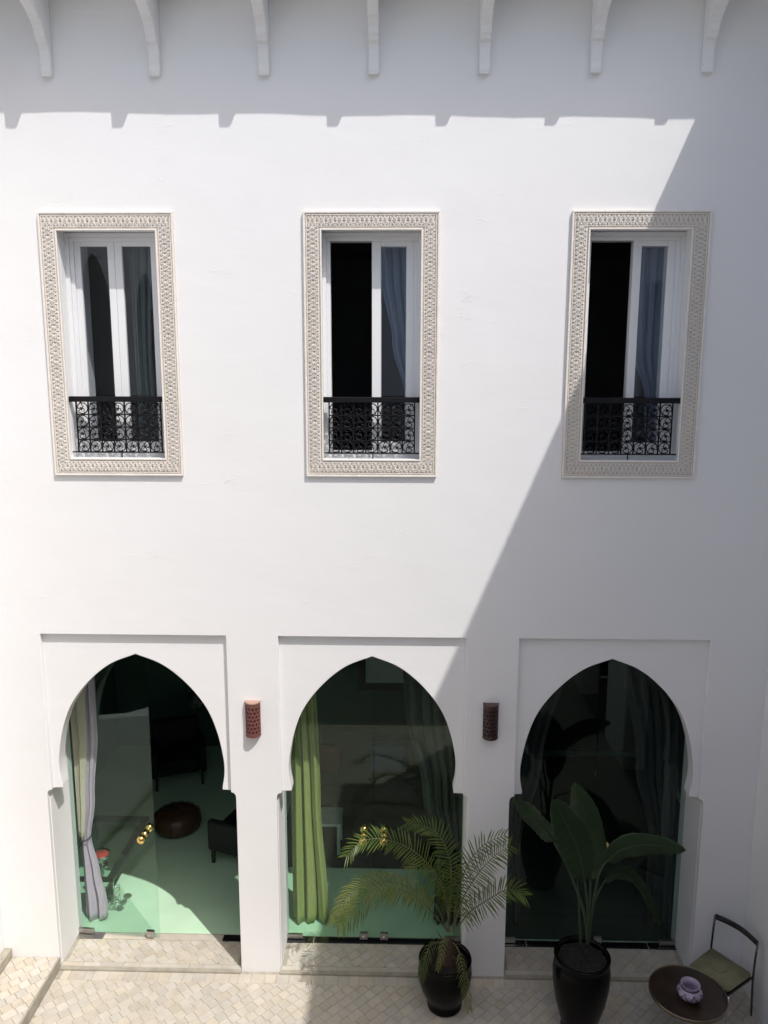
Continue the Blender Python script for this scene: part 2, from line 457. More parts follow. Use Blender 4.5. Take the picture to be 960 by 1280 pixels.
# cornice and brackets
bm = bmesh.new(); rc = random.Random(9)
edge = [(-3.9 + 7.7 * i / 60, -(.4616 + .0066 * (-3.9 + 7.7 * i / 60)) + .0035 * math.sin(i * .55) + rc.uniform(-.0012, .0012)) for i in range(61)]
prism(bm, edge + [(3.8, 0), (-3.9, 0)], 'z', 9.25, 9.42); box(bm, -3.9, 3.8, -.50, -.0, 9.421, 9.50, .01)
child('cornice', bm, PL, FAC)
bm = bmesh.new(); prism(bm, [(-.46, 9.505), (0, 9.505), (0, 9.9)], 'x', -3.9, 3.8); child('roof_slope', bm, mat('green_roof_tile', (.06, .16, .1), .35, var=.3), FAC)
prof = [(0, 8.60), (-.045, 8.60), (-.052, 8.63), (-.05, 8.68), (-.06, 8.79), (-.075, 8.83), (-.105, 8.845), (-.115, 8.865), (-.135, 8.885), (-.15, 8.93), (-.19, 8.975), (-.235, 8.99), (-.25, 9.01), (-.30, 9.03), (-.36, 9.05), (-.415, 9.065), (-.43, 9.09), (-.435, 9.2495), (0, 9.2495)]
bprof = [(-a * 1.0, b) for a, b in prof]
for i in range(8):
    bx = 0.020 + (i - 3) * .930
    if bx > 3.6: continue
    bm = bmesh.new(); prism(bm, prof, 'x', bx - .045, bx + .045)
    bmesh.ops.bevel(bm, geom=[e for e in bm.edges if abs(e.verts[0].co.x - e.verts[1].co.x) < 1e-5], offset=.006, segments=2, affect='EDGES')
    child('bracket', bm, PL, FAC)

# ---- carved window surrounds
def carve_cell():
    bm = bmesh.new(); s = .049; h = .010
    def bar(a, b, wd, z0=0, z1=h):
        a = Vector(a); b = Vector(b); d = (b - a).normalized(); p = Vector((-d.y, d.x)) * wd / 2
        q = [a + p, b + p, b - p, a - p]
        A = [bm.verts.new((v.x, -z0, v.y)) for v in q]; T = [bm.verts.new((v.x * .98, -z1, v.y * .98)) for v in q]
        bm.faces.new(T)
        for i in range(4): bm.faces.new((A[i], A[(i + 1) % 4], T[(i + 1) % 4], T[i]))
    def ring(cx, cy, r, wd, n=10, z1=h, a0=0, a1=2 * math.pi):
        pts = [(cx + r * math.cos(a0 + (a1 - a0) * i / n), cy + r * math.sin(a0 + (a1 - a0) * i / n)) for i in range(n + 1)]
        for a, b in zip(pts, pts[1:]): bar(a, b, wd, 0, z1)
    ring(0, 0, .028, .0048, 10, .011)
    for q in (-1, 1):
        pr_ = None
        for i in range(9):
            u = -s + 2 * s * i / 8; v = q * .034 * math.sin(math.pi * i / 4 + math.pi / 2)
            if pr_: bar(pr_, (u, v), .0062, 0, .0125)
            pr_ = (u, v)
    for k in range(4):
        a = math.pi / 4 + k * math.pi / 2
        bar((.033 * math.cos(a), .033 * math.sin(a)), (.062 * math.cos(a), .062 * math.sin(a)), .007)
    for k in range(6):
        a = k * math.pi / 3 + .26
        bar((.006 * math.cos(a), .006 * math.sin(a)), (.025 * math.cos(a), .025 * math.sin(a)), .0055, 0, .012)
    ring(-s, 0, .017, .005, 5, h, -math.pi / 2, math.pi / 2); ring(s, 0, .017, .005, 5, h, math.pi / 2, 1.5 * math.pi)
    bar((-.012, .040), (.012, .040), .007); bar((-.012, -.040), (.012, -.040), .007)
    bmesh.ops.recalc_face_normals(bm, faces=bm.faces)
    me = bpy.data.meshes.new('carving'); bm.to_mesh(me); bm.free(); me.materials.append(CARVE); return me
CELL = carve_cell()

def frame_ring(bm, c, z0, z1, hw, wd, y0, y1, bev=.002):
    """rectangular ring: outer half width hw, z0..z1, band wd"""
    box(bm, c - hw, c + hw, y0, y1, z1 - wd, z1, bev); box(bm, c - hw, c + hw, y0, y1, z0, z0 + wd, bev)
    box(bm, c - hw, c - hw + wd, y0, y1, z0 + wd + .0005, z1 - wd - .0005, bev); box(bm, c + hw - wd, c + hw, y0, y1, z0 + wd + .0005, z1 - wd - .0005, bev)

def rope(bm, c, z0, z1, hw, y, r, step):
    """row of small pearls following a rectangle"""
    def pearl(x, z):
        vs = [bm.verts.new((x + dx * r, y, z + dz * r)) for dx, dz in ((-1, 0), (0, -1), (1, 0), (0, 1))]
        t = bm.verts.new((x, y - r * .8, z))
        for i in range(4): bm.faces.new((vs[i], vs[(i + 1) % 4], t))
    n = int(2 * hw / step)
    for i in range(n + 1):
        for z in (z0, z1): pearl(c - hw + 2 * hw * i / n, z)
    n = int((z1 - z0) / step)
    for i in range(1, n):
        for x in (c - hw, c + hw): pearl(x, z0 + (z1 - z0) * i / n)

for k, c in enumerate(WX):
    lo, hi = 5.175, 7.503
    bm = bmesh.new()
    frame_ring(bm, c, lo, hi, .597, .148, -.016, .0, 0)
    sur = child('carved_surround', bm, CARVEB, FAC)
    tag(sur, ['carved cream stucco border round the left window', 'carved cream stucco border round the middle window', 'carved cream stucco border round the right window, mostly in shade'][k])
    bm = bmesh.new(); frame_ring(bm, c, lo, hi, .598, .016, -.030, -.0162, .003); frame_ring(bm, c, lo + .026, hi - .026, .572, .006, -.025, -.0162, .001)
    child('outer_moulding', bm, CARVE, sur)
    bm = bmesh.new(); frame_ring(bm, c, 5.321, 7.359, .4515, .014, -.030, -.0162, .003); frame_ring(bm, c, 5.300, 7.380, .4725, .006, -.025, -.0162, .001)
    bm2 = bm; child('inner_moulding', bm2, CARVE, sur)
    bm = bmesh.new(); rope(bm, c, lo + .021, hi - .021, .577, -.016, .0075, .017); rope(bm, c, 5.312, 7.368, .462, -.016, .006, .014)
    tag(child('pearl_beading', bm, CARVE, sur), kind='stuff')
    zc0, zc1 = lo + .082, hi - .082; xc = .516
    nx = 14; nz = 28; rk = random.Random(70 + k)
    spots = [(c - xc + 2 * xc * i / (nx - 1), z, 0) for i in range(nx) for z in (zc0, zc1)]
    spots += [(c + s * xc, zc0 + (zc1 - zc0) * i / nz, 1) for i in range(1, nz) for s in (-1, 1)]
    for (x, z, vert) in spots:
        o = link('carving', CELL, None, sur, (x + rk.uniform(-.001, .001), -.0162 + rk.uniform(-.0015, .0005), z)); o.scale = (.82, rk.uniform(.85, 1.1), 1.0)
        if vert: o.rotation_euler = (0, R(90), 0)
        if rk.random() < .5: o.rotation_euler.y += math.pi

# ---- windows: casing, sashes, panes
def window(c, kind):
    bm = bmesh.new()
    y0 = .20
    # outer casing with stepped profile
    for hw, wd, ya, yb, zz0, zz1 in ((.45, .035, .155, .2, 5.325, 7.355), (.415, .035, .178, .24, 5.36, 7.32)):
        frame_ring(bm, c, zz0, zz1, hw, wd, ya, yb, .003)
    wn = child('window', bm, WHITE, FAC)
    def sash(x0, x1, gx0, gx1, z0, z1, gz0, gz1, y, mat_g, nm='sash'):
        b = bmesh.new()
        box(b, x0, gx0, y, y + .045, z0, z1, .004); box(b, gx1, x1, y, y + .045, z0, z1, .004)
        box(b, gx0 + .0005, gx1 - .0005, y + .001, y + .044, gz1, z1, .003); box(b, gx0 + .0005, gx1 - .0005, y + .001, y + .044, z0, gz0, .003)
        s = child(nm, b, WHITE, wn)
        b = bmesh.new(); box(b, gx0 - .005, gx1 + .005, y + .02, y + .026, gz0 - .005, gz1 + .005); child('pane', b, mat_g, wn)
    if kind == 0:
        sash(c - .38, c - .012, c - .326, c - .076, 5.37, 7.315, 5.47, 7.245, .20, GLASSW)
        sash(c - .010, c + .38, c + .056, c + .32, 5.37, 7.315, 5.47, 7.245, .20, GLASSW)
    else:
        d = 0 if kind == 1 else .006
        sash(c - .004 + d, c + .38, c + .077, c + .31, 5.37, 7.315, 5.48, 7.24, .20, GLASSW)
        # the other sash slid behind it
        sash(c + .002 + d, c + .378, c + .082, c + .305, 5.37, 7.31, 5.48, 7.24, .262, GLASSW)
    # sill board
    b = bmesh.new(); box(b, c - .449, c + .449, .0, .16, 5.3205, 5.334, .003); child('sill', b, WHITE, wn)
    return wn
for k, c in enumerate(WX): window(c, k)

# ---- window railings
def scroll_mesh():
    bm = bmesh.new(); r = .0048; w_, h_ = .0555, .057
    def T(pts, rad=r): tube(bm, [(x, 0, z) for x, z in pts], rad, 4)
    # open ring whose two ends curl in to a small flower at the middle
    pts = [(.049 * math.cos(R(-62 + 304 * i / 22)), .049 * math.sin(R(-62 + 304 * i / 22))) for i in range(23)]
    T(pts)
    for sx in (-1, 1):
        T([(sx * .023, -.043), (sx * .013, -.040), (sx * .007, -.028), (sx * .004, -.012), (0, 0)], .0045)
        T([(sx * .047, .010), (sx * .030, .004), (sx * .020, .012), (sx * .010, .008)], .0038)
    for a in (45, 135, 225, 315):
        T([(.005 * math.cos(R(a)), .005 * math.sin(R(a))), (.022 * math.cos(R(a)), .022 * math.sin(R(a)))], .004)
    b2 = bmesh.new(); bmesh.ops.create_icosphere(b2, subdivisions=1, radius=.008); me = bpy.data.meshes.new('x'); b2.to_mesh(me); b2.free(); bm.from_mesh(me)
    bpy.data.meshes.remove(me)
    for sx in (-1, 1):
        box(bm, sx * w_ - .004, sx * w_ + .004, -.006, .006, -.008, .008)
    me = bpy.data.meshes.new('scroll'); bm.to_mesh(me); bm.free(); me.materials.append(IRON); return me
SCR = scroll_mesh()
for k, c in enumerate(WX):
    Y = .055
    bm = bmesh.new(); box(bm, c - .447, c + .449, Y - .03, Y + .03, 5.848, 5.898, .006)
    rl = child('railing', bm, IRON, FAC); tag(rl, 'black wrought iron scroll railing across the foot of the window')
    nb = 8; xs = [c - .392 + i * .784 / 7 for i in range(nb)]
    for x in xs:
        bm = bmesh.new(); box(bm, x - .006, x + .006, Y - .006, Y + .006, 5.385, 5.85); child('upright', bm, IRON, rl)
    for i in range(5):
        z = 5.385 + i * .1155
        bm = bmesh.new()
        if i == 0: box(bm, c - .449, c + .449, Y - .006, Y + .006, z - .006, z + .006)
        elif i < 4: box(bm, xs[0], xs[-1], Y - .0055, Y + .0055, z - .0055, z + .0055)
        else: bm.free(); continue
        child('cross_bar', bm, IRON, rl)
    for i in range(7):
        for j in range(4):
            o = link('scroll', SCR, None, rl, ((xs[i] + xs[i + 1]) / 2, Y, 5.385 + (j + .5) * .1155))
            o.rotation_euler = (0, R(62 if i < 4 else -62) + (.2 if (i + j) % 2 else -.15), 0)
    bm = bmesh.new(); tube(bm, [(c + .01, Y, 5.33), (c + .01, Y, 5.385)], .006, 6); child('foot', bm, IRON, rl)

# ---- thresholds, glass doors
for k, c in enumerate(AX):
    bm = bmesh.new(); box(bm, c - .95, c + .95, -.042, .52, -.03, .0155)
    th = child('threshold', bm, STONE, FAC)
    lay(diag_tiles(c - .90, c + .90, .06, .40, .098, random.Random(20 + k)), .0215, .012, th, 300, seed=30 + k)
    row = []; x = c - .94
    rg = random.Random(50 + k)
    while x < c + .93:
        L = rg.uniform(.14, .3); x1 = min(x + L, c + .945); row.append([(x + .002, .002), (x1 - .002, .002), (x1 - .002, .056), (x + .002, .056)]); x = x1
    lay(row, .0215, .012, th, 300, seed=60 + k)

def knob(parent, x, y, z, ang=0):
    bm = bmesh.new()
    pr = [(0, -.160)] + [(.048 * math.sin(math.pi * i / 10), -.112 - .048 * math.cos(math.pi * i / 10)) for i in range(1, 10)] + [(.014, -.064), (.012, -.045), (.030, -.035), (.034, -.02), (.034, .02), (.030, .035), (.012, .045), (.014, .064)] + \
         [(.048 * math.sin(math.pi * i / 10), .112 - .048 * math.cos(math.pi * i / 10)) for i in range(1, 10)] + [(0, .160)]
    lathe(bm, pr, 0, 0, 0, 20)
    bmesh.ops.rotate(bm, verts=bm.verts, cent=(0, 0, 0), matrix=Matrix.Rotation(R(90), 3, 'X'))
    bmesh.ops.rotate(bm, verts=bm.verts, cent=(0, 0, 0), matrix=Matrix.Rotation(ang, 3, 'Z'))
    bmesh.ops.translate(bm, verts=bm.verts, vec=(x, y, z))
    return child('knob', bm, GOLD, parent, smooth=True)

def leaf_door(hx, hy, ang, wdt, ztop=3.58, side=1, knob_on=True, label=None):
    """frameless glass leaf hinged at (hx, hy); ang is its direction from the hinge"""
    d = Vector((math.cos(ang), math.sin(ang), 0)); nrm = Vector((-d.y, d.x, 0))
    def ob(bm, a0, a1, n0, n1, z0, z1, bev=0):
        b = bmesh.new(); box(b, a0, a1, n0, n1, z0, z1, bev)
        for v in b.verts: v.co = Vector((hx, hy, 0)) + d * v.co.x + nrm * v.co.y + Vector((0, 0, v.co.z))
        me = bpy.data.meshes.new('q'); b.to_mesh(me); b.free(); bm.from_mesh(me); bpy.data.meshes.remove(me)
        return bm
    bm = bmesh.new(); ob(bm, .005, wdt, -.005, .005, .045, ztop)
    lf = child('glass_door', bm, GLASSD, FAC)
    if label: tag(lf, label)
    bm = bmesh.new(); ob(bm, .0, .17, -.016, .016, .035, .085, .003); child('hinge_fitting', bm, STEEL, lf)
    bm = bmesh.new(); ob(bm, wdt - .15, wdt - .065, -.018, .018, .04, .115, .003)
    ft_ = child('lock_fitting', bm, STEEL, lf)
    p = Vector((hx, hy, 0)) + d * (wdt - .107) - nrm * side * .02
    bm = bmesh.new(); bmesh.ops.create_icosphere(bm, subdivisions=2, radius=.013, matrix=Matrix.Translation((p.x, p.y, .075))); child('lock_cylinder', bm, CHROME, lf)
    if knob_on:
        p = Vector((hx, hy, 0)) + d * (wdt - .105)
        knob(lf, p.x, p.y, 1.275, ang if abs(math.cos(ang)) > .3 else ang)
    return lf
YG = .46
# arch 1: left leaf slightly ajar, right leaf swung fully inwards
leaf_door(AX[0] - .945, .495, math.atan2(-.076, .921), .925, label='closed glass door leaf with brass ball knob')
leaf_door(AX[0] + .935, .475, R(94), .90, side=-1, label='glass door leaf swung fully inwards')
for c, nm in ((AX[1], 'm'), (AX[2], 'r')):
    leaf_door(c - .945, YG, 0, .942); leaf_door(c + .945, YG, math.pi, .942, side=-1)
for k, c in enumerate(AX):
    for s in (-1, 1):
        bm = bmesh.new(); xa, xb = sorted((c + s * .945, c + s * .66)); box(bm, xa, xb, .405, .50, .012, .027, .002)
        child('floor_plate', bm, DSTEEL if (k, s) != (0, -1) else STEEL, FAC)
    bm = bmesh.new(); box(bm, c - .65, c + .65, .41, .50, .012, .0225, .001)
    child('door_track', bm, DSTEEL if k else TILES, FAC)

# ------------------------------------------------------------------ rooms behind
bm = bmesh.new(); box(bm, -4.6, 4.6, .5205, 5.4, -.04, .012)
o = child('interior_floor', bm, MINT, None); tag(o, kind='structure')
def room(name, x0, x1, y0, y1, z0, z1, m, front=True):
    for nm, a in (('back_wall', (x0, x1, y1, y1 + .1, z0, z1)), ('side_wall', (x0 - .1, x0, y0, y1 + .1, z0, z1)), ('side_wall', (x1, x1 + .1, y0, y1 + .1, z0, z1)), ('ceiling', (x0 - .1, x1 + .1, y0, y1 + .1, z1, z1 + .1))):
        bm = bmesh.new(); box(bm, *a); child(name + '_' + nm, bm, m, FAC)
room('salon', -4.4, 1.20, .601, 5.0, .012, 3.75, ROOM)
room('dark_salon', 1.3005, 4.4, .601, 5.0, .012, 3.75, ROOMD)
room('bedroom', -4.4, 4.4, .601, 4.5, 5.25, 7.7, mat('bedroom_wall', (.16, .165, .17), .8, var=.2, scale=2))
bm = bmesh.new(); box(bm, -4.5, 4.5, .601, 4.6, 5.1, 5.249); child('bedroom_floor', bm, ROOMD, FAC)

# ------------------------------------------------------------------ other wings of the courtyard
def wing(name, label, plane, at, u0, u1, sgn, holes_low, holes_up, cor):
    """plane 'yz' walls at x=at; thickness away from the court by sgn"""
    t0, t1 = (at, at + sgn * .35) if sgn > 0 else (at - .35, at)
    root = empty(name, ((at, 0, 0) if plane == 'yz' else (0, at, 0)), label, 'building')
    loops = [with_notches(u0, u1, -.02, ZT - .1, holes_low)] + holes_up
    slab('wall', loops, t0, t1, PL, root, .006, 'xz' if plane == 'xz' else 'yz')
    # dark rooms behind the openings
    bm = bmesh.new(); q0, q1 = (t1 + .001, t1 + 1.6) if sgn > 0 else (t0 - 1.6, t0 - .001)
    e0, e1 = (q1 - .1, q1) if sgn > 0 else (q0, q0 + .1)
    def bx(u0_, u1_, a, b, z0, z1):
        if plane == 'yz': box(bm, a, b, u0_, u1_, z0, z1)
        else: box(bm, u0_, u1_, a, b, z0, z1)
    bx(u0, u1, e0, e1, 0, 9.5); bx(u0 - .1, u0 - .001, q0, q1, 0, 9.5); bx(u1 + .001, u1 + .1, q0, q1, 0, 9.5)
    bx(u0, u1, q0, e0 if sgn > 0 else q1, 4.2, 4.5) if sgn > 0 else bx(u0, u1, e1, q1, 4.2, 4.5)
    bx(u0, u1, q0, q1, 9.501, 9.6)
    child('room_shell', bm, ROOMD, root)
    bm = bmesh.new()
    a, b = sorted((at, at - sgn * cor))
    bx(u0 + .0, u1, a, b, 9.252, 9.424); a, b = sorted((at, at - sgn * (cor - .08))); bx(u0, u1, a, b, 9.425, 9.503)
    child('cornice', bm, PL, root)
    n = int((u1 - u0) / .93)
    for i in range(n):
        u = u0 + .6 + i * .93
        if u > u1 - .55: break
        bm = bmesh.new()
        if plane == 'yz': prism(bm, [(at + sgn * a_, z if z < 9.24 else 9.2515) for a_, z in prof], 'y', u - .05, u + .05)
        else: prism(bm, [(at + sgn * a_, z if z < 9.24 else 9.2515) for a_, z in prof], 'x', u - .05, u + .05)
        child('bracket', bm, PL, root)
    return root
def uparch(c):
    return [(c + a * .62, 7.66 + (b - 3.415) * .62) for a, b in hs] + [(c + .48, 4.7), (c - .48, 4.7)] + [(c - a * .62, 7.66 + (b - 3.415) * .62) for a, b in reversed(hs[1:])]
def aloop(c):
    l = left_to_right_arch(c); return l
wing('left_wing', 'sunlit white courtyard wall down the left edge, above the low steps', 'yz', -3.83, -7.4, -.002, -1, [aloop(-5.6)], [[(-3.9, .85), (-3.56, .93), (-3.0, 1.08), (-2.41, 1.25), (-1.9, 1.45), (-1.39, 1.65), (-1.1, 1.78), (-1.1, 3.3), (-3.9, 3.3)], uparch(-3.15), uparch(-5.3)], .46)  # unseen sloped opening, shaped to set the left door's reflection
wing('right_wing', 'shaded white courtyard wall at the right edge, behind the metal chair', 'yz', 3.755, -7.4, -.002, 1, [aloop(c) for c in (-5.6, -2.6)], [rect(c - .45, c + .45, 5.32, 7.36) for c in (-6.1, -3.8, -1.5)], .527)  # unseen ground-floor arches added to cut bounce and darken door reflections
ter = empty('unseen_terrace_wing', (0, -7.6, 0), 'unseen white wing opposite the carved windows, kept low with an added terrace for sky light', 'building')  # unseen wing shaped low so more sky and bounce reach the facade
slab('wall', [with_notches(-3.83, 3.755, -.02, 5.45, [aloop(c) for c in AX])], -7.9, -7.6, PL, ter, .006)  # unseen arches added to darken what the door glass mirrors
bm = bmesh.new(); box(bm, -3.83, 3.755, -12.5, -7.901, 4.3, 4.5); child('added_terrace_floor', bm, PAVE, ter)
bm = bmesh.new(); box(bm, -3.83, 3.755, -12.7, -12.501, 0, 9.2); child('sky_blocking_wall', bm, PL, ter)  # unseen wall added tall to keep bright sky out of the window panes
bm = bmesh.new(); box(bm, -3.83, 3.755, -9.6, -9.5, 0, 4.299); child('room_shell', bm, ROOMD, ter)  # dark wall of the unseen wing, behind its added arches

# ------------------------------------------------------------------ wall lamps
def lamp(x, z0, label, y=0):
    root = empty('wall_lamp', (x, y, z0), label, 'wall lamp', 'pierced clay lamps between the arches')
    bm = bmesh.new(); r = .074; h = .335; n = 14; rows = 34
    cols = 26
    # half-cylinder shell pierced by a regular pattern of openings
    def P(i, j, rr):
        a = math.pi * i / cols; return (-rr * math.cos(a), -rr * math.sin(a) * 1.15, h * j / rows)
    vo = [[bm.verts.new(P(i, j, r)) for j in range(rows + 1)] for i in range(cols + 1)]
    vi = [[bm.verts.new(P(i, j, r - .008)) for j in range(rows + 1)] for i in range(cols + 1)]
    def hole(i, j):
        if j < 3 or j > rows - 4 or i < 2 or i > cols - 3: return False
        a = (i - 2) % 4; row = (j - 3) // 4; b = (j - 3) % 4
        if row % 2: a = (a + 2) % 4
        return (b in (0, 1, 2) and a == 0) or (b == 1 and a in (1, 3))
    for i in range(cols):
        for j in range(rows):
            if hole(i, j): continue
            bm.faces.new((vo[i][j], vo[i + 1][j], vo[i + 1][j + 1], vo[i][j + 1]))
            bm.faces.new((vi[i][j], vi[i][j + 1], vi[i + 1][j + 1], vi[i + 1][j]))
    for i in range(cols):
        for j in range(rows):
            if not hole(i, j): continue
            for (di, dj, e) in ((-1, 0, ((i, j), (i, j + 1))), (1, 0, ((i + 1, j), (i + 1, j + 1))), (0, -1, ((i, j), (i + 1, j))), (0, 1, ((i, j + 1), (i + 1, j + 1)))):
                if not hole(i + di, j + dj):
                    a, b = e; bm.faces.new((vo[a[0]][a[1]], vo[b[0]][b[1]], vi[b[0]][b[1]], vi[a[0]][a[1]]))
    bmesh.ops.recalc_face_normals(bm, faces=bm.faces)
    for v in bm.verts: v.co += Vector((x, y, z0))
    child('shade', bm, TERRA, root, smooth=False)
    bm = bmesh.new(); pts = [(x - .077 * math.cos(math.pi * i / 20), y - .077 * 1.15 * math.sin(math.pi * i / 20)) for i in range(21)]
    prism(bm, pts, 'z', z0 + h, z0 + h + .012); child('top_cap', bm, TERRAP, root)
    bm = bmesh.new(); prism(bm, [(x + (a - x) * .99, y + (b - y) * .99) for a, b in pts], 'z', z0 - .008, z0); child('bottom_rim', bm, TERRA, root)
    bm = bmesh.new(); box(bm, x - .062, x + .062, y - .02, y - .001, z0 + .01, z0 + h - .01); child('back_plate', bm, HOLE, root)
lamp(-1.163, 2.628, 'pierced terracotta wall lamp in the sun between the left and middle arches')
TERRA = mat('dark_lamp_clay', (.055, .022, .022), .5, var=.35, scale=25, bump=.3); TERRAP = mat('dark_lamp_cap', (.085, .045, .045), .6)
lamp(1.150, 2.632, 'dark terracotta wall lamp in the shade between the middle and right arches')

# ------------------------------------------------------------------ curtains
def curtain(name, label, path, mt, thick=.006, folds=5, amp=.03, y=.9, nz=40, nx=60, phase=0, group=None, gather=None, partmat=None):
    """path: list of (z, x_left, x_right); pleats follow the width"""
    root = empty(name, (path[-1][1], y, path[-1][0]), label, 'curtain', group)
    path = sorted(path)
    def at(z):
        for (a, b) in zip(path, path[1:]):
            if a[0] <= z <= b[0]:
                t = (z - a[0]) / (b[0] - a[0]); t = t * t * (3 - 2 * t)
                return a[1] + (b[1] - a[1]) * t, a[2] + (b[2] - a[2]) * t
        return path[-1][1:]
    z0, z1 = path[0][0], path[-1][0]; wmax = max(p[2] - p[1] for p in path)
    bm = bmesh.new(); g = []
    for j in range(nz + 1):
        z = z0 + (z1 - z0) * j / nz; l, r = at(z); wd = r - l; row = []
        for i in range(nx + 1):
            s = i / nx
            ph = 2 * math.pi * folds * s + phase + .5 * math.sin(z * 1.7 + s * 5)
            yy = y + amp * (math.sin(ph) + .35 * math.sin(2.3 * ph + 1)) * (.45 + .55 * wd / wmax)
            zz = z + (0.02 * math.sin(ph * .5 + 1) if j == 0 else 0)
            row.append(bm.verts.new((l + wd * s + .25 * amp * math.cos(ph) * wd / wmax, yy, zz)))
        g.append(row)
    for j in range(nz):
        for i in range(nx):
            f = bm.faces.new((g[j][i], g[j][i + 1], g[j + 1][i + 1], g[j + 1][i]))
            if partmat and i / nx < partmat[1]: f.material_index = 1
    o = child('cloth', bm, mt, root, smooth=True)
    if partmat: o.data.materials.append(partmat[0])
    md = o.modifiers.new('thick', 'SOLIDIFY'); md.thickness = thick
    if gather:
        zt, l, r = gather; bm = bmesh.new()
        pts = [((l + r) / 2 + (r - l) * .56 * math.cos(a), y + (amp + .03) * math.sin(a), zt + .02 * math.cos(a)) for a in [2 * math.pi * i / 20 for i in range(20)]]
        tube(bm, pts, .008, 6, closed=True); child('tieback', bm, CORD, root)
    return root
curtain('curtain', 'lilac curtain tied back low beside the closed glass door leaf of the left arch', [(.03, -3.27, -3.03), (.25, -3.27, -3.03), (.60, -3.27, -3.09), (1.02, -3.26, -3.16), (1.5, -3.20, -3.095), (2.3, -3.17, -3.02), (3.5, -3.15, -3.0)], LILAC, folds=2.2, amp=.035, y=.72, gather=(1.02, -3.26, -3.16), nx=70)
curtain('curtain', 'beige curtain hanging to the left of the lilac one in the left arch', [(1.05, -3.265, -3.20), (1.5, -3.265, -3.16), (2.3, -3.26, -3.10), (3.5, -3.26, -3.09)], BEIGE, folds=1.2, amp=.02, y=.66, nz=24, nx=30)
curtain('curtain', 'bright olive green curtain hanging straight at the left of the middle arch', [(.04, -.93, -.53), (1.5, -.925, -.60), (3.5, -.92, -.66)], GREENC, folds=3.2, amp=.05, y=.74)
curtain('curtain', 'dark grey green curtain swept to the right side of the middle arch', [(.04, .66, 1.0), (.9, .68, .98), (1.6, .52, .98), (2.6, .32, .97), (3.5, .26, .97)], DARKC, folds=5, amp=.045, y=.74)
curtain('curtain', 'charcoal curtain gathered to the left side of the right arch', [(.04, 1.38, 1.62), (1.0, 1.38, 1.60), (2.0, 1.38, 1.8), (3.5, 1.38, 2.1)], CHARC, folds=5, amp=.045, y=.74)
curtain('curtain', 'charcoal curtain swept to the right side of the right arch', [(.04, 3.0, 3.28), (1.1, 3.0, 3.26), (2.0, 2.80, 3.26), (3.5, 2.5, 3.26)], CHARC, folds=5, amp=.045, y=.74)
curtain('curtain', 'blue grey curtain drawn aside behind the middle window sash', [(5.45, .33, .42), (5.9, .30, .42), (6.4, .18, .42), (7.0, .07, .42), (7.5, .03, .42)], BLUEC, folds=4, amp=.03, y=.42)
curtain('curtain', 'pale blue grey curtain hanging in the right window', [(5.3, 2.62, 2.74), (5.9, 2.58, 2.74), (6.3, 2.45, 2.74), (6.9, 2.43, 2.76), (7.5, 2.44, 2.76)], BLUEC, folds=3.5, amp=.03, y=.42)
curtain('curtain', 'dim grey green curtain hanging in the right pane of the left window', [(5.3, -2.27, -2.10), (6.3, -2.28, -2.12), (7.5, -2.3, -2.06)], GREYC, folds=3, amp=.03, y=.42)

# ------------------------------------------------------------------ things inside the salon
def cushion_box(name, a, m, parent, bev=.04):
    bm = bmesh.new(); box(bm, *a, bev); return child(name, bm, m, parent, smooth=True)
# pouf
root = empty('pouf', (-2.74, 2.55, .012), 'round brown leather pouf standing on the mint floor inside the left arch', 'pouf')
bm = bmesh.new(); lathe(bm, [(0, .0), (.22, .0), (.29, .05), (.315, .14), (.29, .24), (.20, .295), (.0, .305)], -2.74, 2.55, .012, 36); child('cushion', bm, LEATH, root, smooth=True)
bm = bmesh.new(); lathe(bm, [(0, .0), (.04, .0), (.03, .012), (0, .015)], -2.74, 2.55, .314, 12); child('button', bm, WOODK, root)
for i in range(12):
    a = i * math.pi / 6; bm = bmesh.new()
    tube(bm, [(-2.74 + .94 * r_ * math.cos(a), 2.55 + r_ * math.sin(a), .012 + z_) for r_, z_ in ((.05, .312), (.225, .299), (.314, .243), (.339, .14), (.312, .05))], .004, 4)
    child('seam', bm, WOODK, root)
# armchair
def armchair(x, y, rz, label):
    root = empty('armchair', (x, y, .012), label, 'armchair', rz=rz)
    def part(nm, a, m, bev=.04):
        bm = bmesh.new(); box(bm, *a, bev); return child(nm, bm, m, root, smooth=True, at_world=False)
    part('seat', (-.3, .3, -.3, .28, .22, .42), DOT); part('backrest', (-.34, .34, .24, .38, .2, .85), DOT)
    part('armrest', (-.40, -.3, -.3, .3, .2, .6), DOT); part('armrest', (.3, .40, -.3, .3, .2, .6), DOT)
    for sx in (-1, 1):
        for sy in (-1, 1): part('leg', (sx * .33 - .02, sx * .33 + .02, sy * .26 - .02, sy * .26 + .02, 0, .2), WOODK, .004)
armchair(-1.72, 2.05, R(-110), 'black armchair half hidden by the right jamb inside the left arch')
armchair(-3.1, 3.9, R(20), 'black armchair far back in the left room behind the pouf')
# pendant lantern
root = empty('pendant_lamp', (-2.55, 3.0, 1.55), 'small dark hanging lantern deep in the left room', 'lamp')
bm = bmesh.new(); tube(bm, [(-2.55, 3.0, 1.85), (-2.55, 3.0, 3.74)], .006, 6); child('chain', bm, WOODK, root)
bm = bmesh.new(); lathe(bm, [(0, 0), (.05, .02), (.12, .12), (.10, .22), (.03, .28), (0, .3)], -2.55, 3.0, 1.55, 8); child('lantern', bm, DSTEEL, root)
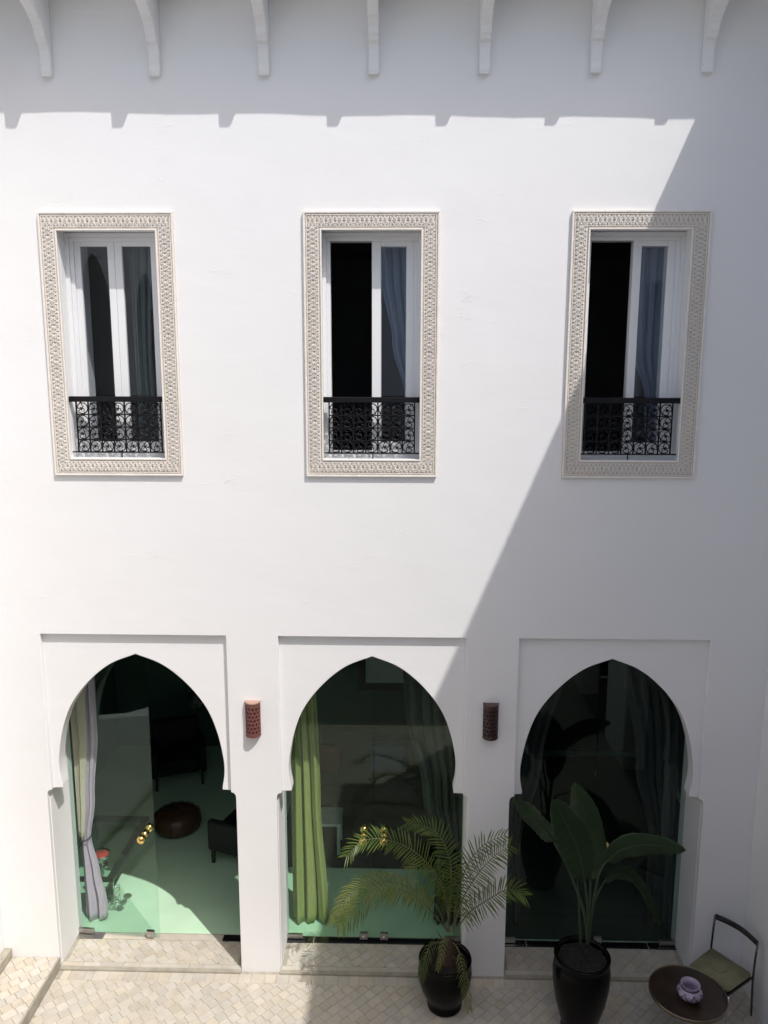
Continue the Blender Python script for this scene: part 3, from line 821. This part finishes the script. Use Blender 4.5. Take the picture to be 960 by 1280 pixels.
# low glass table with bowl
root = empty('coffee_table', (-3.35, 1.65, .012), 'low glass table with green metal frame beside the lilac curtain', 'table')
X0, X1, Y0, Y1 = -3.75, -3.04, .98, 2.32
bm = bmesh.new(); frame = [(X0, X1, Y0, Y0 + .05), (X0, X1, Y1 - .10, Y1), (X0, X0 + .05, Y0 + .0505, Y1 - .1005), (X1 - .08, X1, Y0 + .0505, Y1 - .1005)]
for a in frame: box(bm, *a, .30, .34, .003)
child('frame', bm, mat('dark_green_metal', (.03, .06, .045), .3, .6), root)
bm = bmesh.new(); box(bm, X0 + .05, X1 - .08, Y0 + .05, Y1 - .10, .325, .333); child('glass_top', bm, GLASSD, root)
for a in (X0 + .02, X1 - .02):
    for b in (Y0 + .02, Y1 - .02):
        bm = bmesh.new(); box(bm, a - .015, a + .015, b - .015, b + .015, .012, .30); child('leg', bm, STEEL, root)
root = empty('bowl', (-3.31, 1.33, .34), 'shiny red bowl on the low glass table', 'bowl')
bm = bmesh.new(); lathe(bm, [(0, 0), (.05, 0), (.055, .01), (.10, .06), (.115, .10), (.108, .10), (.09, .065), (.03, .03), (0, .028)], -3.31, 1.33, .341, 28); child('body', bm, CHROME, root, smooth=True)
bm = bmesh.new(); lathe(bm, [(0, .075), (.098, .075), (.095, .082), (0, .095)], -3.31, 1.33, .341, 24); child('filling', bm, RED, root, smooth=True)
for i, (dx, dy, hh) in enumerate(((.06, -.24, .10), (-.03, -.22, .07), (.10, -.12, .05))):
    bm = bmesh.new(); lathe(bm, [(0, 0), (.028, 0), (.032, hh * .3), (.032, hh), (.026, hh), (.024, .01), (0, .01)], -3.31 + dx, 1.33 + dy, .341, 16)
    o = child('tea_glass', bm, CHROME, None); tag(o, ['tallest silver tea glass near the corner of the low glass table', 'short silver tea glass left of the tall one on the low table', 'smallest silver tea glass beside the red bowl'][i], 'glass', 'tea glasses on the low table')
# wire rack in front
root = empty('wire_rack', (-3.12, .98, .012), 'small chrome wire rack beside the foot of the lilac curtain', 'rack')
for z in (.03, .12, .21):
    bm = bmesh.new()
    for q in ((-3.22, .88), (-3.22, 1.02)): tube(bm, [(q[0], q[1], z), (-2.98, q[1], z)], .005, 5)
    for i in range(6): tube(bm, [(-3.22 + .048 * i, .88, z), (-3.22 + .048 * i, 1.02, z)], .003, 4)
    child('shelf', bm, CHROME, root)
for q in ((-3.22, .88), (-3.22, 1.02), (-2.98, .88), (-2.98, 1.02)):
    bm = bmesh.new(); tube(bm, [(q[0], q[1], .012), (q[0], q[1], .25)], .005, 5); child('post', bm, CHROME, root)
# middle room sofa, cushions, rug, side table, pale panel as painted reflection
bm = bmesh.new(); box(bm, -1.3, 1.1, 1.75, 4.8, .0125, .022, .003)
tag(child('rug', bm, DOT, None), 'large black rug covering the floor deep inside the middle arch', 'rug')
bm = bmesh.new(); box(bm, 1.36, 4.3, .535, 4.8, .0125, .022, .003)  # dark sheet added over the mint floor in place of shade
tag(child('rug', bm, mat('painted_floor_shade', (.008, .022, .015), .9, var=.3, scale=30), None), 'very dark green sheet painting shade onto the floor inside the right arch', 'rug')  # added sheet stands in for floor shade, not a rug
root = empty('sofa', (.2, 3.6, .022), 'long dark sofa inside the middle arch', 'sofa')
cushion_box('seat', (-.9, 1.1, 2.9, 3.7, .2, .45), DOT, root); cushion_box('backrest', (-.9, 1.1, 3.6, 3.85, .2, .95), DOT, root)
cushion_box('armrest', (-1.05, -.88, 2.9, 3.8, .2, .65), DOT, root)
cushion_box('plinth', (-.85, 1.05, 2.95, 3.75, .022, .2), WOODK, root, .005)
o = cushion_box('cushion', (-.15, .35, 3.35, 3.55, .46, .86), BLUE, None); tag(o, 'blue cushion leaning on the dark sofa in the middle room', 'cushion')
o = cushion_box('cushion', (-.95, -.6, 3.30, 3.5, .46, .82), REDC, None); tag(o, 'oxblood red cushion at the left end of the dark sofa', 'cushion')
root = empty('side_table', (-.75, 2.25, .022), 'pale square side table beside the green curtain', 'table')
bm = bmesh.new(); box(bm, -1.02, -.48, 2.0, 2.4, .42, .46, .004); child('top', bm, GREYP, root)
for a in (-.99, -.51):
    for b in (2.03, 2.37):
        bm = bmesh.new(); box(bm, a - .02, a + .02, b - .02, b + .02, .022, .42); child('leg', bm, GREYP, root)
root = empty('picture_or_reflection_panel', (.5, 4.96, 1.1), 'pale panel in a wide dark frame, standing in for a glass reflection at the top of the middle arch', 'picture')  # added panel paints a pale reflection of the door glass
bm = bmesh.new(); frame_ring(bm, .50, 1.04, 2.1, .92, .12, 4.94, 4.998, .01); child('frame', bm, WOODK, root)
bm = bmesh.new(); box(bm, -.30, 1.30, 4.965, 4.99, 1.165, 1.975); child('print', bm, mat('painted_reflection', (.75, .80, .78), .6, var=.2, scale=3), root)  # pale sheet stands in for the glass reflection, not a print
root = empty('picture_or_reflection_panel', (-4.36, 2.2, 1.2), 'small dark framed picture on the left wall of the left room', 'picture')
bm = bmesh.new(); box(bm, -4.399, -4.36, 1.9, 2.5, 1.2, 1.9, .005); child('frame', bm, WOODK, root)
bm = bmesh.new(); box(bm, -4.3595, -4.355, 1.96, 2.44, 1.26, 1.84); child('print', bm, GREYP, root)

# ------------------------------------------------------------------ pots
def pot(x, y, h, prf, label):
    root = empty('plant_pot', (x, y, 0), label, 'plant pot')
    bm = bmesh.new(); lathe(bm, prf, x, y, 0, 48); child('jar', bm, POT, root, smooth=True)
    rin = prf[-2][0]; bm = bmesh.new(); n = 28; rr = random.Random(int(x * 100))
    ctr = bm.verts.new((x, y, h - .03)); rings = []
    for q in range(1, 6):
        rings.append([bm.verts.new((x + rin * q / 5 * .995 * math.cos(2 * math.pi * i / n), y + rin * q / 5 * .995 * math.sin(2 * math.pi * i / n), h - .045 + rr.uniform(-.012, .018))) for i in range(n)])
    for i in range(n): bm.faces.new((ctr, rings[0][i], rings[0][(i + 1) % n]))
    for a, b in zip(rings, rings[1:]):
        for i in range(n): bm.faces.new((a[i], b[i], b[(i + 1) % n], a[(i + 1) % n]))
    child('soil', bm, SOIL, root)
PX, PY = .725, -.40
pot(PX, PY, .53, [(0, 0), (.150, 0), (.168, .012), (.170, .035), (.158, .06), (.175, .10), (.215, .17), (.248, .27), (.262, .36), (.258, .43), (.245, .47), (.252, .495), (.258, .515), (.252, .532), (.232, .530), (.225, .50), (.22, .45), (.0, .45)], 'tall black glazed jar holding the feathery palm')
QX, QY = 1.99, -.62
pot(QX, QY, .76, [(0, 0), (.155, 0), (.172, .015), (.165, .05), (.185, .12), (.235, .30), (.262, .48), (.268, .60), (.255, .68), (.243, .705), (.256, .735), (.262, .755), (.254, .768), (.235, .765), (.228, .72), (.225, .66), (0, .66)], 'large black jar in the shade holding the broad leaved plant')

# ------------------------------------------------------------------ palm
palm = empty('palm_tree', (PX, PY, .48), 'young feathery palm with arching fronds, a left one coloured yellow-green for sunlight, in a black jar', 'palm')
rp = random.Random(11)
def frond(pts, n_=46, L=.17, mat_=None, droop=.2, wid=.0064, start=.22, parent=palm, rad=.007, up=None):
    n = int(n_ * .84)
    ps = spline(pts, 60); bm = bmesh.new()
    lens = [0]
    for a, b in zip(ps, ps[1:]): lens.append(lens[-1] + (b - a).length)
    tot = lens[-1]
    tube(bm, ps[::3], [rad * (1 - .8 * i / (len(ps[::3]) - 1)) for i in range(len(ps[::3]))], 5, mi=1)
    for k in range(n):
        s = start + (1 - start) * (k + .5) / n; d = s * tot
        i = max(0, min(len(ps) - 2, next((q for q in range(len(lens)) if lens[q] >= d), len(lens) - 1) - 1))
        t = (ps[i + 1] - ps[i]).normalized(); p = ps[i].lerp(ps[i + 1], (d - lens[i]) / max(1e-6, lens[i + 1] - lens[i]))
        upv = Vector(up) if up else Vector((0, -.55, .84))
        side = t.cross(upv); side = side.normalized() if side.length > .1 else Vector((0, 1, 0))
        nrm = side.cross(t).normalized()
        for sg in (-1, 1):
            u = (s - start) / (1 - start)
            ll = L * (.55 + .9 * math.sin(math.pi * min(1, .12 + u * .80))) * rp.uniform(.78, 1.12) * .86
            fw = .30 + .60 * u + rp.uniform(-.10, .10)
            dirv = (side * sg * (1.0 - .25 * u) + t * fw + nrm * rp.uniform(.10, .5)).normalized()
            wv = dirv.cross(nrm).normalized(); w0 = wid * rp.uniform(.8, 1.2)
            prev = None; m = 4
            for q in range(m + 1):
                f = q / m; c = p + dirv * ll * f + Vector((0, 0, -droop * ll * f * f))
                ww = w0 * (math.sin(math.pi * min(.98, .16 + .80 * f)) ** .8) * (1 if q < m else .15)
                ed = nrm * ww * .5
                row = (bm.verts.new(c - wv * ww + ed), bm.verts.new(c), bm.verts.new(c + wv * ww + ed))
                if prev:
                    bm.faces.new((prev[0], row[0], row[1], prev[1])); bm.faces.new((prev[1], row[1], row[2], prev[2]))
                prev = row
    o = child('frond', bm, mat_ or PALMG, parent, smooth=False); o.data.materials.append(STEMG)
    return o
# camera-fitted world positions of the fronds come from PIX(x, y, depthY)
f_, D2 = 1000.138, Vector((0.28961, -7.32122, 6.12315))
def PIX(x, y, Y):
    a = (x - 480) / f_; b = -(y - 640) / f_
    c, s = math.cos(-.0019959 * -1), math.sin(-.0019959 * -1)
    a, b = c * a - s * b, s * a + c * b
    cp, sp = math.cos(PITCH), math.sin(PITCH)
    y2 = cp * 1 + sp * b; z = -sp * 1 + cp * b
    cy, sy = math.cos(YAW), math.sin(YAW)
    d = Vector((cy * a + sy * y2, -sy * a + cy * y2, z))
    return D2 + d * ((Y - D2.y) / d.y)
def FP(lst): return [PIX(*p) for p in lst]
B0 = (560, 1165, -.40)
frond(FP([B0, (560, 1125, -.38), (545, 1092, -.36), (515, 1062, -.34), (480, 1049, -.36), (452, 1052, -.40), (433, 1071, -.45)]), 52, .165)
frond(FP([B0, (545, 1132, -.36), (520, 1112, -.30), (485, 1102, -.26), (455, 1104, -.28), (432, 1124, -.33), (420, 1152, -.38)]), 52, .16, PALMY, .5)
frond(FP([B0, (540, 1140, -.46), (515, 1118, -.55), (485, 1110, -.60), (458, 1122, -.62), (428, 1158, -.62)]), 44, .18)
frond(FP([B0, (564, 1110, -.34), (562, 1075, -.22), (550, 1046, -.12), (532, 1033, -.02), (508, 1029, .04)]), 40, .16)
frond(FP([(566, 1165, -.40), (576, 1130, -.44), (594, 1097, -.50), (617, 1071, -.55), (638, 1057, -.60)]), 46, .19, start=.18)
frond(FP([(566, 1165, -.40), (572, 1120, -.36), (584, 1082, -.36), (605, 1056, -.38), (632, 1044, -.42)]), 32, .15, start=.25)
frond(FP([(568, 1168, -.40), (585, 1142, -.48), (608, 1126, -.56), (628, 1114, -.58), (642, 1112, -.61), (656, 1120, -.63)]), 40, .17, start=.2)
frond(FP([(562, 1165, -.40), (556, 1120, -.52), (540, 1090, -.66), (527, 1080, -.76), (512, 1088, -.84)]), 34, .13)
frond(FP([(566, 1178, -.42), (574, 1190, -.56), (580, 1222, -.66), (587, 1262, -.68)]), 22, .06, PALMY, .9, .004)
frond(FP([(556, 1178, -.42), (540, 1180, -.58), (531, 1198, -.66), (527, 1222, -.68)]), 18, .06, None, .9, .004)
frond(FP([(560, 1176, -.42), (556, 1172, -.56), (552, 1190, -.66), (546, 1212, -.68)]), 14, .045, PALMY, .9, .004)
bm = bmesh.new(); lathe(bm, [(.075, .46), (.085, .50), (.075, .56), (.055, .64), (.04, .72), (.0, .74)], PX + .02, PY, 0, 16)
child('trunk', bm, HUSK, palm)
bm = bmesh.new()
for i in range(46):
    a = rp.uniform(0, 6.28); r0 = .05; r1 = rp.uniform(.06, .17); z0 = rp.uniform(.5, .66)
    p0 = Vector((PX + .02 + r0 * math.cos(a), PY + r0 * math.sin(a), z0)); p1 = Vector((PX + .02 + r1 * math.cos(a), PY + r1 * math.sin(a), z0 + rp.uniform(-.06, .16)))
    tube(bm, [p0, p0.lerp(p1, .5) + Vector((0, 0, .02)), p1], [.006, .005, .001], 4)
child('old_leaf_bases', bm, HUSK, palm)

# ------------------------------------------------------------------ broad-leaved plant
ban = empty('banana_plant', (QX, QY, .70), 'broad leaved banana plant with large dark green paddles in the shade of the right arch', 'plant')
def paddle(stem, rib, wd, roll=0., curl=.12, mat_=BAN, seed=0):
    rr = random.Random(seed)
    sp_ = spline(stem, 20); rb = spline(rib, 30)
    bm = bmesh.new(); tube(bm, sp_, [.016 * (1 - .5 * i / 20) for i in range(21)], 8)
    tube(bm, rb[::2], [.008 * (1 - .8 * i / 15) for i in range(16)], 6)
    st_ = child('leaf_stem', bm, BANM, ban, smooth=True)
    bm = bmesh.new(); rows = []; nw = 6
    for i, p in enumerate(rb):
        t = (rb[min(i + 1, 30)] - rb[max(i - 1, 0)]).normalized(); s = i / 30
        sd = Vector((math.cos(roll), math.sin(roll) * -.6, math.sin(roll) * .8)) if True else None
        view = (D2 - p).normalized(); sd = t.cross(view).normalized(); sd = (Matrix.Rotation(roll, 3, t) @ sd)
        nn = sd.cross(t).normalized()
        ww = wd * (math.sin(math.pi * min(1, .03 + .97 * s) ** .82) ** .62 if 0 < s < 1 else 0.02)
        row = []
        for k in range(-nw, nw + 1):
            u = k / nw
            rip = .006 * math.sin(s * 60 + abs(u) * 3) * abs(u) + .010 * math.sin(s * 13 + (2 if k > 0 else 0)) * u * u
            row.append(bm.verts.new(p + sd * ww * u + nn * (-curl * ww * (abs(u) ** 1.5) + .10 * ww * abs(u) + rip - .004) + t * ww * .10 * abs(u)))
        rows.append(row)
    for a, b in zip(rows, rows[1:]):
        for k in range(2 * nw): bm.faces.new((a[k], a[k + 1], b[k + 1], b[k]))
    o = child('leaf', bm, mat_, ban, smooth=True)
    md = o.modifiers.new('thick', 'SOLIDIFY'); md.thickness = .002
S0 = (735, 1180, -.62)
paddle(FP([S0, (735, 1140, -.64), (731, 1100, -.68)]), FP([(731, 1100, -.68), (722, 1062, -.74), (708, 1030, -.80), (692, 1000, -.86)]), .165, .25, seed=1)
paddle(FP([S0, (737, 1140, -.56), (738, 1100, -.48)]), FP([(738, 1100, -.48), (738, 1060, -.42), (730, 1015, -.36), (718, 978, -.32)]), .155, -.3, seed=2)
paddle(FP([S0, (740, 1140, -.62), (748, 1096, -.64), (757, 1078, -.65)]), FP([(757, 1078, -.65), (775, 1063, -.68), (800, 1056, -.72), (830, 1058, -.78), (857, 1063, -.84)]), .115, .55, seed=3)
paddle(FP([S0, (730, 1140, -.55), (712, 1090, -.40), (692, 1052, -.25)]), FP([(692, 1052, -.25), (678, 1036, -.18), (660, 1016, -.10), (640, 998, -.04)]), .14, -.9, seed=4)
paddle(FP([S0, (742, 1130, -.50), (756, 1100, -.35)]), FP([(756, 1100, -.35), (776, 1092, -.22), (800, 1108, -.12), (826, 1158, -.08)]), .10, .9, seed=5)
bm = bmesh.new(); tube(bm, FP([(726, 1180, -.6), (724, 1140, -.6), (722, 1100, -.58)]), [.012, .009, .004], 6); child('new_shoot', bm, BANM, ban)

# ------------------------------------------------------------------ table, vase, chair
TX, TY, TZ = 2.915, -.815, .55
root = empty('round_table', (TX, TY, 0), 'small round dark brown table with a thin metal rim in the right corner', 'table')
bm = bmesh.new(); lathe(bm, [(0, -.02), (.325, -.02), (.332, -.012), (.332, 0), (.322, .0), (.318, -.004), (0, -.004)], TX, TY, TZ, 64); child('tabletop', bm, BROWNT, root)
bm = bmesh.new(); RIMM = mat('aged_brass_rim', (.30, .26, .19), .3, .9, var=.3)
lathe(bm, [(.333, -.024), (.341, -.022), (.343, .004), (.339, .010), (.334, .006), (.333, -.024)], TX, TY, TZ, 64); child('rim', bm, RIMM, root, smooth=True)
for i in range(3):
    a = R(30 + 120 * i); bm = bmesh.new()
    tube(bm, [(TX + .25 * math.cos(a), TY + .25 * math.sin(a), TZ - .02), (TX + .05 * math.cos(a), TY + .05 * math.sin(a), .28), (TX + .27 * math.cos(a), TY + .27 * math.sin(a), .0)], .010, 8)
    child('leg', bm, CHROME, root, smooth=True)
VX, VY = 2.905, -.885
root = empty('vase', (VX, VY, TZ), 'squat lilac pot with a dark silver band on the round table', 'vase')
bm = bmesh.new(); lathe(bm, [(0, 0), (.05, 0), (.06, .005), (.095, .03), (.112, .06), (.108, .085), (.085, .108), (.068, .118), (.066, .126), (.078, .142), (.086, .150), (.082, .154), (.070, .146), (.055, .125), (.06, .10), (.08, .05), (0, .02)], VX, VY, TZ + .001, 40); child('body', bm, VASEM, root, smooth=True)
bm = bmesh.new(); n = 40
for k in range(8):                                        # swags of filigree round the belly
    pts = []
    for i in range(9):
        t = i / 8; a = 2 * math.pi * (k + t) / 8; z = .100 - .045 * math.sin(math.pi * t); rr_ = .1155 if z < .075 else .1155 - (z - .075) * .75
        pts.append((VX + rr_ * math.cos(a), VY + rr_ * math.sin(a), TZ + z))
    tube(bm, pts, .004, 5)
tube(bm, [(VX + .0735 * math.cos(2 * math.pi * i / 32), VY + .0735 * math.sin(2 * math.pi * i / 32), TZ + .117) for i in range(32)], .006, 6, closed=True)
child('filigree', bm, VASED, root)

root = empty('chair', (3.36, -.37, 0), 'metal framed chair with an olive seat pad facing the round table', 'chair')
bl = Vector((3.40, -.10, .45)); br_ = Vector((3.665, -.46, .45)); fl = Vector((3.075, -.36, .45)); fr = Vector((3.34, -.69, .45))
def quadslab(a, b, c, d, z0, z1, bev, infl=1.0):
    bm = bmesh.new(); cen = (a + b + c + d) / 4
    q = [cen + (v - cen) * infl for v in (a, b, c, d)]
    B = [bm.verts.new((v.x, v.y, z0)) for v in q]; T = [bm.verts.new((v.x, v.y, z1)) for v in q]
    bm.faces.new(B[::-1]); bm.faces.new(T)
    for i in range(4): bm.faces.new((B[i], B[(i + 1) % 4], T[(i + 1) % 4], T[i]))
    bmesh.ops.recalc_face_normals(bm, faces=bm.faces)
    bmesh.ops.bevel(bm, geom=list(bm.edges), offset=bev, segments=3, affect='EDGES')
    return bm
child('seat', quadslab(bl, br_, fr, fl, .425, .475, .018, .97), OLIVE, root, smooth=True)
bm = bmesh.new(); lathe(bm, [(0, 0), (.07, 0), (.075, .006), (.06, .010), (0, .008)], 3.36, -.40, .474, 20); child('seat_button', bm, OLIVE, root, smooth=True)
child('seat_frame', quadslab(bl, br_, fr, fl, .400, .424, .004, 1.0), DSTEEL, root)
back = Vector((.55, .42, 0)).normalized()
for nm, p, top in (('back_post', bl, .80), ('back_post', br_, .78)):
    bm = bmesh.new(); a = p + back * .0; tube(bm, [(a.x + .02, a.y + .01, 0), (a.x, a.y, .40), (a.x + back.x * .01, a.y + back.y * .01, .6), (a.x + back.x * .03, a.y + back.y * .03, top)], .011, 8)
    child(nm, bm, DSTEEL, root, smooth=True)
for p in (fl, fr):
    bm = bmesh.new(); tube(bm, [(p.x - .01, p.y - .01, 0), (p.x, p.y, .41)], .011, 8); child('leg', bm, CHROME, root, smooth=True)
bm = bmesh.new(); n = 14; rows = []
for i in range(n + 1):
    t = i / n; c = (bl.lerp(br_, t)) + back * (.03 + .05 * math.sin(math.pi * t)); zz = .80 + (.78 - .80) * t
    rows.append([bm.verts.new((c.x, c.y, zz - .045)), bm.verts.new((c.x, c.y, zz + .012)), bm.verts.new((c.x + back.x * .012, c.y + back.y * .012, zz + .012)), bm.verts.new((c.x + back.x * .012, c.y + back.y * .012, zz - .045))])
for a, b in zip(rows, rows[1:]):
    for k in range(4): bm.faces.new((a[k], a[(k + 1) % 4], b[(k + 1) % 4], b[k]))
bm.faces.new(rows[0]); bm.faces.new(rows[-1][::-1]); bmesh.ops.recalc_face_normals(bm, faces=bm.faces)
child('backrest', bm, DSTEEL, root)
